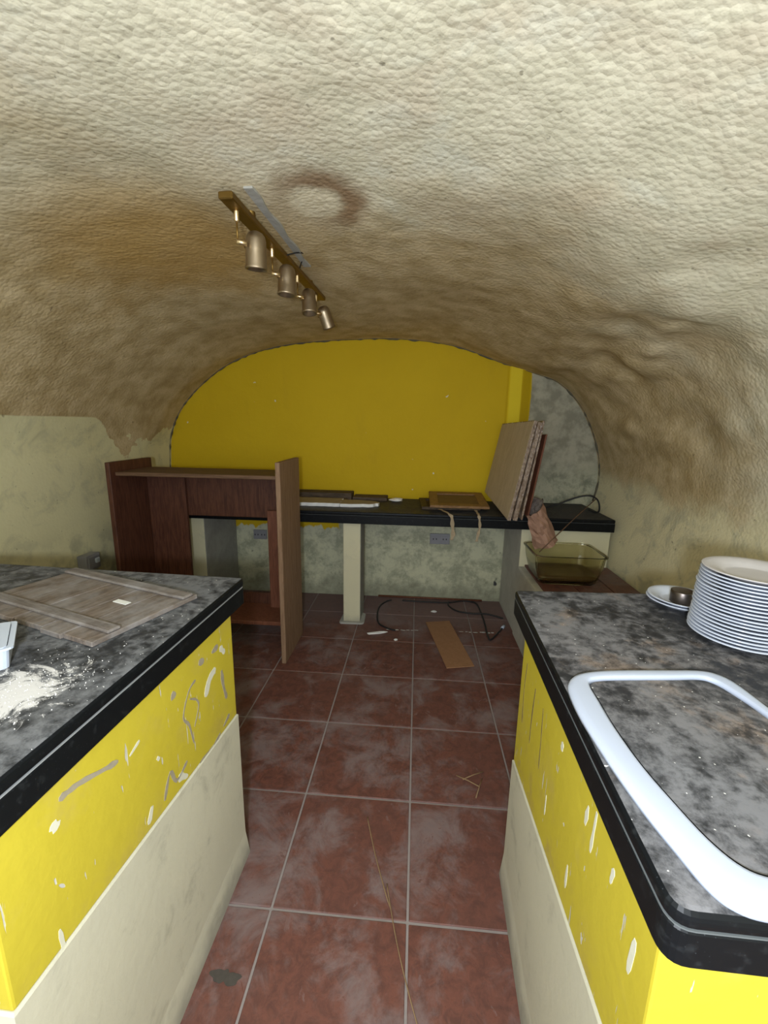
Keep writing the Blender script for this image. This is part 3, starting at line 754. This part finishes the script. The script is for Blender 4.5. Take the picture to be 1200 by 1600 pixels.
# local x along battens (to the left), local y: towards camera is +? u rotated: +y local = (-u.y, u.x)
LEN = 0.47; DEP = 0.262
sgn = 1 if Vector((-u.y, u.x, 0)).dot(Vector((-.249, -.968, 0))) > 0 else -1
def py(a, c): return (min(a * sgn, c * sgn), max(a * sgn, c * sgn))
x = 0.0; k = 0
for w in (.092, .070, .104, .088, .110):
    y0, y1 = py(-0.012, DEP + rng.uniform(-.004, .004))
    box('plank', x + .001, x + w - .001, y0, y1, 0, .012 + rng.uniform(-.001, .001), 'wood_old', pe, 0.0015)
    x += w
for (d0, d1, xe) in ((0.000, 0.034, 0.0), (0.196, 0.226, 0.0)):
    y0, y1 = py(d0, d1)
    box('batten', xe, x, y0, y1, 0.0125, 0.0205, 'wood_batten', pe, 0.003)
y0, y1 = py(0.095, 0.110)
box('sticker', 0.105, 0.150, y0, y1, 0.0118, 0.0134, 'sticker', pe, 0)
tag(pe, 'dusty wooden plank panel with two battens lying on the left worktop', 'wooden panel')

# white plastic tub at the left edge
te = empty('plastic_tub', (-0.775, 0.702, ZT + .0005), math.radians(42)); te.scale = (1, 0.7, 0.8)
b = bmesh.new()
def rr(w, d, z, r=.018): return [b.verts.new((qx, qy, z)) for qx, qy in rounded([(-w, -d), (0, -d), (0, d), (-w, d)], [r] * 4, 4)]
def shrink(ring_w, ring_d, off, z): return [b.verts.new((qx - off, qy, z)) for qx, qy in rounded([(-ring_w, -ring_d), (0, -ring_d), (0, ring_d), (-ring_w, ring_d)], [.016] * 4, 4)]
R = [shrink(.17, .085, .004, 0), shrink(.178, .089, 0, .046), shrink(.192, .096, -.007, .048), shrink(.192, .096, -.007, .053), shrink(.174, .087, .002, .053), shrink(.168, .083, .005, .004)]
for P_, Q_ in zip(R, R[1:]):
    n = len(P_)
    for i in range(n): b.faces.new((P_[i], P_[(i + 1) % n], Q_[(i + 1) % n], Q_[i]))
b.faces.new(R[0]); b.faces.new(R[-1])
from_bm(b, 'tub_body', 'plastic_white', te)
n2 = bmesh.new()
lid = [n2.verts.new((qx - .003, qy, .0535)) for qx, qy in rounded([(-.18, -.092), (0, -.092), (0, .092), (-.18, .092)], [.016] * 4, 4)]
lid2 = [n2.verts.new((v.co.x, v.co.y, .0555)) for v in lid]
n2.faces.new(lid); n2.faces.new(lid2)
for i in range(len(lid)): n2.faces.new((lid[i], lid[(i + 1) % len(lid)], lid2[(i + 1) % len(lid)], lid2[i]))
from_bm(n2, 'lid', 'plastic_white', te)
tag(te, 'white plastic tub at the left edge of the worktop beside spilt powder', 'tub')
# powder grains
b = bmesh.new()
for k in range(230):
    a = rng.gauss(0, 1); c = rng.gauss(0, 1)
    x_, y_ = -0.635 + a * .05, 0.615 + c * .055
    if x_ > -0.51: continue
    r = rng.uniform(.0004, .0011)
    bmesh.ops.create_icosphere(b, subdivisions=1, radius=r, matrix=Matrix.Translation((x_, y_, ZT + r * .5)))
tag(from_bm(b, 'powder_grains', 'powder'), 'white powder grains scattered across the left worktop', 'powder', kind='stuff')

# ------------------------------------------------------------------ things on the back worktop
def frame(name, w, d, z0, th, bar, mat, inner, label, loc, rz, tiltx):
    e = empty(name, loc, rz); e.rotation_euler = (tiltx, 0, rz)
    box('rail', 0, w, 0, bar, z0, z0 + th, mat, e, .002); box('rail', 0, w, d - bar, d, z0, z0 + th, mat, e, .002)
    box('stile', 0, bar, bar, d - bar, z0, z0 + th, mat, e, .002); box('stile', w - bar, w, bar, d - bar, z0, z0 + th, mat, e, .002)
    box('panel', bar, w - bar, bar, d - bar, z0 + .002, z0 + th * .45, inner, e, 0)
    return tag(e, label, 'frame')
frame('wooden_frame', .40, .36, 0, .020, .045, 'wood_frame_d', 'wood_frame_d', 'dark wooden frame lying underneath the tan one on the back worktop', (0.045, 2.865, BT + .001), math.radians(3), 0)
box_ = box('wood_block', 0.10, 0.42, 3.12, 3.20, BT + 0.0215, BT + 0.0475, 'wood_frame_d', None, .002)
tag(box_, 'dark wooden block propping up the back of the tan frame', 'wood block')
fA = frame('wooden_frame', .395, .40, 0, .018, .060, 'wood_frame', 'panelboard', 'tan wooden frame lying tilted on top of the dark frame', (0.098, 2.815, BT + .026), 0, math.radians(4.6))
# strips dangling from the frame over the worktop edge
def strip(path, w, label):
    b = bmesh.new(); P = catmull(path, 6); vs = []
    for i, q in enumerate(P):
        ww = w * (0.85 + 0.25 * math.sin(i * .9)); tw = 0.25 * math.sin(i * .35)
        s = Vector((math.cos(tw), math.sin(tw), 0)) * ww / 2; d = Vector((0, -.0012, .0006))
        vs.append([b.verts.new(q - s), b.verts.new(q + s), b.verts.new(q + s + d), b.verts.new(q - s + d)])
    for A_, B_ in zip(vs, vs[1:]):
        for k in range(4): b.faces.new((A_[k], A_[(k + 1) % 4], B_[(k + 1) % 4], B_[k]))
    b.faces.new(vs[0]); b.faces.new(vs[-1][::-1])
    return tag(from_bm(b, 'hanging_strip', 'tape'), label, 'strip')
strip([(.16, 2.812, .846), (.185, 2.77, .842), (.215, 2.722, .836), (.236, 2.703, .815), (.243, 2.700, .76), (.250, 2.698, .70), (.240, 2.694, .665)], .026, 'curved pale strip hanging over the worktop edge near the wall socket')
strip([(.40, 2.812, .846), (.405, 2.76, .838), (.408, 2.716, .833), (.412, 2.702, .81), (.418, 2.700, .76), (.410, 2.698, .71), (.402, 2.696, .66)], .019, 'narrow straight pale strip hanging over the worktop beside the leaning panels')

# planks and broken plasterboard
tag(box('old_plank', -1.02, -0.485, 3.15, 3.283, BT + .001, BT + .052, 'wood_plank', None, .003), 'thick dark weathered plank against the yellow wall', 'plank')
tag(box('old_plank', -0.475, -0.215, 3.14, 3.28, BT + .001, BT + .026, 'wood_plank', None, .003), 'short thin dark plank between the thick plank and white fragment', 'plank')
o = box('old_plank', -0.17, 0.17, -.035, .035, 0, .016, 'wood_plank', None, .002); o.location = (-0.68, 3.10, BT + .0015); o.rotation_euler = (0, 0, math.radians(-3))
tag(o, 'narrow dark lath lying in front of the thick plank', 'plank')
def jag(x0, x1, y0, y1, jx, seed):
    r = random.Random(seed); pts = []
    n = 16
    for i in range(n): pts.append((x0 + (x1 - x0) * i / n, y0 + r.uniform(-.004, .006)))
    for i in range(6): pts.append((x1 + r.uniform(-jx, jx), y0 + (y1 - y0) * i / 6))
    for i in range(n): pts.append((x1 + (x0 - x1) * i / n, y1 + r.uniform(-.006, .006)))
    return pts
def plasterboard(label, poly, loc, rz, th):
    e = empty('plasterboard', loc, rz)
    prism('core', poly, 0, th - .002, 'foam', e, .001)
    prism('face', poly, th - .0021, th, 'plastertop', e)
    return tag(e, label, 'plasterboard')
plasterboard('long broken plasterboard strip with white edge on the back worktop', jag(-.22, .20, -.10, .10, .012, 3), (-0.73, 2.965, BT + .001), math.radians(0), .026)
plasterboard('rounded broken plasterboard piece with crumbled white end', [(-.10, -.075), (-.02, -.08), (.04, -.07), (.06, -.062), (.10, -.07), (.13, -.055), (.145, -.03), (.165, -.025), (.17, .0), (.15, .03), (.10, .06), (.0, .085), (-.10, .085)], (-0.425, 2.945, BT + .001), math.radians(2), .024)
b = bmesh.new(); bmesh.ops.create_icosphere(b, subdivisions=2, radius=1)
for v in b.verts: v.co *= 1 + rng.uniform(-.25, .15)
b.transform(Matrix.Translation((-0.145, 3.13, BT + .016)) @ Matrix.Rotation(.3, 4, 'Z') @ Matrix.Diagonal((.055, .035, .0135, 1)))
tag(from_bm(b, 'plaster_fragment', 'foam'), 'loose white plaster fragment at the end of the thin plank', 'fragment')

# leaning panels (the stack fans out towards the worktop)
def lean(name, FB, BB, BTp, FT, th, mat, label, cat='panel', edge=None):
    e = empty(name, FB)
    q = [Vector(v) - Vector(FB) for v in (FB, BB, BTp, FT)]
    nn = (q[1] - q[0]).cross(q[3] - q[0]).normalized()
    if nn.x < 0: nn = -nn
    slabquad('board', q, th, nn, mat, e)
    if edge:
        d = nn * th
        for a, c in ((0, 3), (3, 2)):
            rim = [q[a] + nn * .001, q[a] + d * .98, q[c] + d * .98, q[c] + nn * .001]
            out = (q[0] - q[1]) if (a, c) == (0, 3) else (q[3] - q[0])
            slabquad('edge_wrap', rim, .004, out, edge, e, 0)
    return tag(e, label, cat)
lean('leaning_panel', (.566, 2.60, BT + .004), (.512, 3.19, .912), (.606, 3.19, 1.408), (.675, 2.60, 1.428), .020, 'beige', 'beige faced panel leaning in front of the wrapped stack', edge='wrap')
lean('leaning_panel', (.600, 2.61, BT + .004), (.546, 3.19, .915), (.634, 3.19, 1.400), (.700, 2.61, 1.420), .028, 'wrap', 'plastic wrapped brown panel just behind the beige one', edge='wrap')
lean('leaning_panel', (.652, 2.62, BT + .004), (.600, 3.19, .915), (.668, 3.19, 1.400), (.733, 2.62, 1.432), .012, 'wrap', 'thin wrapped panel third from the beige face')
lean('leaning_panel', (.700, 2.66, BT + .010), (.660, 3.18, .912), (.702, 3.18, 1.33), (.768, 2.66, 1.352), .010, 'wood_red', 'dark red brown board at the rear of the leaning stack')

# crumpled brown paper over the worktop edge
def crumple(name, outline, mat, label, cat, seed, amp):
    r = random.Random(seed); b = bmesh.new(); nu, nv = 9, 9
    g = []
    for i in range(nu):
        row = []
        for j in range(nv):
            s, t = i / (nu - 1), j / (nv - 1)
            a0, a1, c0, c1 = [Vector(v) for v in outline]
            p = (a0 * (1 - s) + a1 * s) * (1 - t) + (c0 * (1 - s) + c1 * s) * t
            p += Vector((r.uniform(-1, 1) * amp * .5, -0.07 * math.sin(math.pi * s) + r.uniform(-1, 1) * amp, r.uniform(-1, 1) * amp * .5))
            row.append(b.verts.new(p))
        g.append(row)
    for i in range(nu - 1):
        for j in range(nv - 1): b.faces.new((g[i][j], g[i + 1][j], g[i + 1][j + 1], g[i][j + 1]))
    bmesh.ops.recalc_face_normals(b, faces=b.faces)
    bmesh.ops.solidify(b, geom=b.faces[:], thickness=.004)
    return tag(from_bm(b, name, mat), label, cat)
crumple('crumpled_paper', [(.690, 2.64, .850), (.800, 2.68, .930), (.760, 2.655, .640), (.900, 2.66, .695)], 'paperbrown', 'crumpled brown paper hanging over the worktop edge above the tub', 'paper', 5, .010)
crumple('grey_cloth', [(.715, 2.74, .845), (.845, 2.80, .838), (.765, 2.76, .955), (.825, 2.80, .935)], 'clothgrey', 'crumpled grey cloth between the leaning stack and the black cable', 'cloth', 8, .010)

# cable and thin stick at the right end
o = tube('loop_cable', catmull([(.90, 3.00, BT + .009), (.97, 2.96, .872), (1.07, 2.92, .928), (1.15, 2.90, .950), (1.205, 2.90, .930), (1.228, 2.90, .885), (1.232, 2.92, BT + .010), (1.20, 3.0, BT + .009)], 7), .0055, 'cable', None, 8)
tag(o, 'black cable arching above the right end of the back worktop', 'cable')
o = tube('thin_stick', [(1.135, 2.745, .953), (1.01, 2.68, .856), (.88, 2.60, .755), (.755, 2.53, .655)], .0032, 'wood_rail', None, 7)
tag(o, 'thin brown stick slanting from the cable down into the tub', 'stick')

# ------------------------------------------------------------------ amber tub on the ledge
def make_tub():
    e = empty('clear_tub', (0.895, 2.525, 0.5008))
    b = bmesh.new()
    def ring(w, d, z, r): return [b.verts.new((x_, y_, z)) for x_, y_ in rounded([(-w, -d), (w, -d), (w, d), (-w, d)], [r] * 4, 6)]
    R = [ring(.150, .120, 0, .04), ring(.170, .135, .022, .05), ring(.190, .152, .10, .055), ring(.199, .160, .168, .06), ring(.208, .169, .171, .065), ring(.208, .169, .177, .065),
         ring(.195, .156, .177, .058), ring(.186, .148, .10, .053), ring(.166, .131, .026, .047), ring(.146, .116, .005, .036)]
    for P_, Q_ in zip(R, R[1:]):
        n = len(P_)
        for i in range(n): b.faces.new((P_[i], P_[(i + 1) % n], Q_[(i + 1) % n], Q_[i]))
    b.faces.new(R[0]); b.faces.new(R[-1])
    from_bm(b, 'tub_body', 'amber', e, False)
    b = bmesh.new()
    def ring2(w, d, z, r): return [b.verts.new((x_, y_, z + rng.uniform(-.002, .002))) for x_, y_ in rounded([(-w, -d), (w, -d), (w, d), (-w, d)], [r] * 4, 6)]
    R = [ring2(.140, .110, .0085, .034), ring2(.163, .128, .028, .045), ring2(.169, .134, .050, .048), ring2(.10, .08, .042, .03)]
    for P_, Q_ in zip(R, R[1:]):
        n = len(P_)
        for i in range(n): b.faces.new((P_[i], P_[(i + 1) % n], Q_[(i + 1) % n], Q_[i]))
    b.faces.new(R[0]); b.faces.new(R[-1])
    from_bm(b, 'residue', 'sludge', e, True)
    return tag(e, 'clear amber tub with brown residue standing on the tiled ledge', 'tub')
make_tub()

# ------------------------------------------------------------------ sockets
def socket(label, x0, x1, z0, z1):
    e = empty('wall_socket', ((x0 + x1) / 2, 3.293, (z0 + z1) / 2)); w = (x1 - x0) / 2; h = (z1 - z0) / 2
    box('plate', -w, w, -.012, .006, -h, h, 'socket', e, .004, 2)
    for s in (-.5, .5):
        c = s * w
        box('outlet', c - w * .36, c + w * .36, -.0145, -.010, -h * .7, h * .7, 'socket', e, .001)
        for dx in (-.012, .012): box('slot', c + dx - .004, c + dx + .004, -.0155, -.013, -.006, .006, 'socket_d', e, 0)
    return tag(e, label, 'socket')
socket('grey double wall socket under the back worktop beside the hanging strip', .124, .280, .467, .551)
socket('grey double wall socket seen through the wooden shelf unit', -1.315, -1.205, .453, .531)
e = empty('junction_box', (-1.955, 2.31, .555)); 
box('box_body', -.03, .03, -.055, .055, -.05, .045, 'socket', e, .006, 2); box('cover', .0295, .036, -.045, .045, -.04, .036, 'socket', e, .003); box('knob', .036, .05, .0, .03, -.01, .02, 'plastic_white', e, .004)
tag(e, 'grey junction box on the left wall just above the counter edge', 'junction box')

# ------------------------------------------------------------------ floor litter
pts = [(0.101, 2.841), (0.272, 2.881), (0.377, 2.304), (0.213, 2.266)]
cx = sum(p[0] for p in pts) / 4; cy = sum(p[1] for p in pts) / 4
b = bm_prism([(x_ - cx, y_ - cy) for x_, y_ in pts], 0, .006, .0008)
o = from_bm(b, 'hardboard_offcut', 'cardboard'); o.location = (cx, cy, .0045); tag(o, 'tan rectangular board offcut lying on the floor tiles', 'board')
o = tube('floor_cable', catmull([(-.165, 3.19, .014), (-.20, 3.18, .008), (-.245, 3.10, .006), (-.257, 2.97, .006), (-.235, 2.80, .006), (-.165, 2.725, .006), (-.11, 2.70, .006)], 7), .006, 'cable', None, 7)
tag(o, 'short curled black cable end beside the narrow pier', 'cable')
cb = empty('floor_cable', (0, 0, 0))
def cpart(path): return from_bm(bm_tube(catmull(path, 7), .006, 7), 'cable_run', 'cable', cb, True)
cpart([(-.08, 3.21, .007), (.10, 3.205, .007), (.29, 3.21, .007), (.40, 3.255, .008), (.48, 3.24, .008), (.515, 3.18, .007), (.524, 2.93, .007), (.516, 2.665, .007), (.535, 2.645, .007), (.60, 2.75, .007), (.655, 2.84, .010)])
cpart([(.29, 3.21, .013), (.285, 3.15, .007), (.345, 3.06, .007), (.45, 3.03, .007), (.56, 3.02, .012), (.672, 2.97, .007)])
from_bm(bm_tube([(.632, 2.805, .010), (.655, 2.842, .012)], .010, 8), 'connector', 'plastic_white', cb, True)
tag(cb, 'long black cable looping across the floor under the back worktop', 'cable')
o = tube('wood_lath', [(-.28, 3.275, .010), (.56, 3.272, .010)], .0085, 'wood_red', None, 4)
tag(o, 'thin brown lath lying along the foot of the back wall', 'lath')
def chip(x_, y_, sx, sy, sz, rz, label, mat='foam'):
    b = bmesh.new(); bmesh.ops.create_icosphere(b, subdivisions=2, radius=1)
    for v in b.verts: v.co *= 1 + rng.uniform(-.28, .12)
    b.transform(Matrix.Diagonal((sx, sy, sz, 1)))
    o = from_bm(b, 'plaster_chip', mat); o.location = (x_, y_, sz * .55); o.rotation_euler = (0, 0, rz); return tag(o, label, 'plaster chip', 'plaster chips on the floor')
chip(-.235, 2.655, .088, .016, .007, .32, 'long white plaster sliver on the tiles by the narrow pier')
chip(.165, 3.04, .024, .018, .007, .2, 'white plaster chip behind the tan board offcut')
chip(-.10, 2.575, .014, .012, .008, 0, 'small white plaster crumb near the long sliver')
# straws
o = tube('straw', catmull([(-.137, 1.275, .004), (-.095, 1.14, .005), (-.05, 1.02, .006), (-.034, .985, .005)], 5), .0018, 'straw', None, 6); tag(o, 'upper dry straw stalk lying on the tiles', 'straw', 'dry straws on the floor')
o = tube('straw', catmull([(-.05, 1.05, .0085), (-.02, .93, .006), (.012, .83, .004), (.048, .735, .004)], 5), .0016, 'straw', None, 6); tag(o, 'lower dry straw stalk lying nearest the camera', 'straw', 'dry straws on the floor')
for k, (x_, y_, a) in enumerate([(.27, 1.50, .5), (.245, 1.47, -.5), (.285, 1.44, 1.2)]):
    d = Vector((math.cos(a), math.sin(a), 0)) * .05
    o = tube('twig', [(x_ - d.x, y_ - d.y, .004), (x_, y_, .007), (x_ + d.x, y_ + d.y, .004)], .0022, 'straw', None, 6)
    tag(o, ['straw twig furthest from the camera of three by the right counter', 'straw twig pointing to the aisle beside the right counter', 'straw twig closest to the right counter corner'][k], 'twig', 'twigs by the right counter')
# dark blot on the tiles
b = bmesh.new(); c = []
for k in range(40):
    a = 2 * math.pi * k / 40
    rad_ = .030 * (1 + .35 * math.cos(2 * a + .4) + .14 * math.sin(5 * a) + .08 * math.sin(9 * a))
    c.append(b.verts.new((-.448 + rad_ * math.cos(a), .793 + rad_ * .62 * math.sin(a), .0006)))
f = b.faces.new(c)
r_ = bmesh.ops.extrude_face_region(b, geom=[f]); bmesh.ops.translate(b, verts=[v for v in r_['geom'] if isinstance(v, bmesh.types.BMVert)], vec=(0, 0, .0006))
tag(from_bm(b, 'floor_stain', 'scar_dark'), 'dark blot dried on the floor tile near the left counter', 'stain')
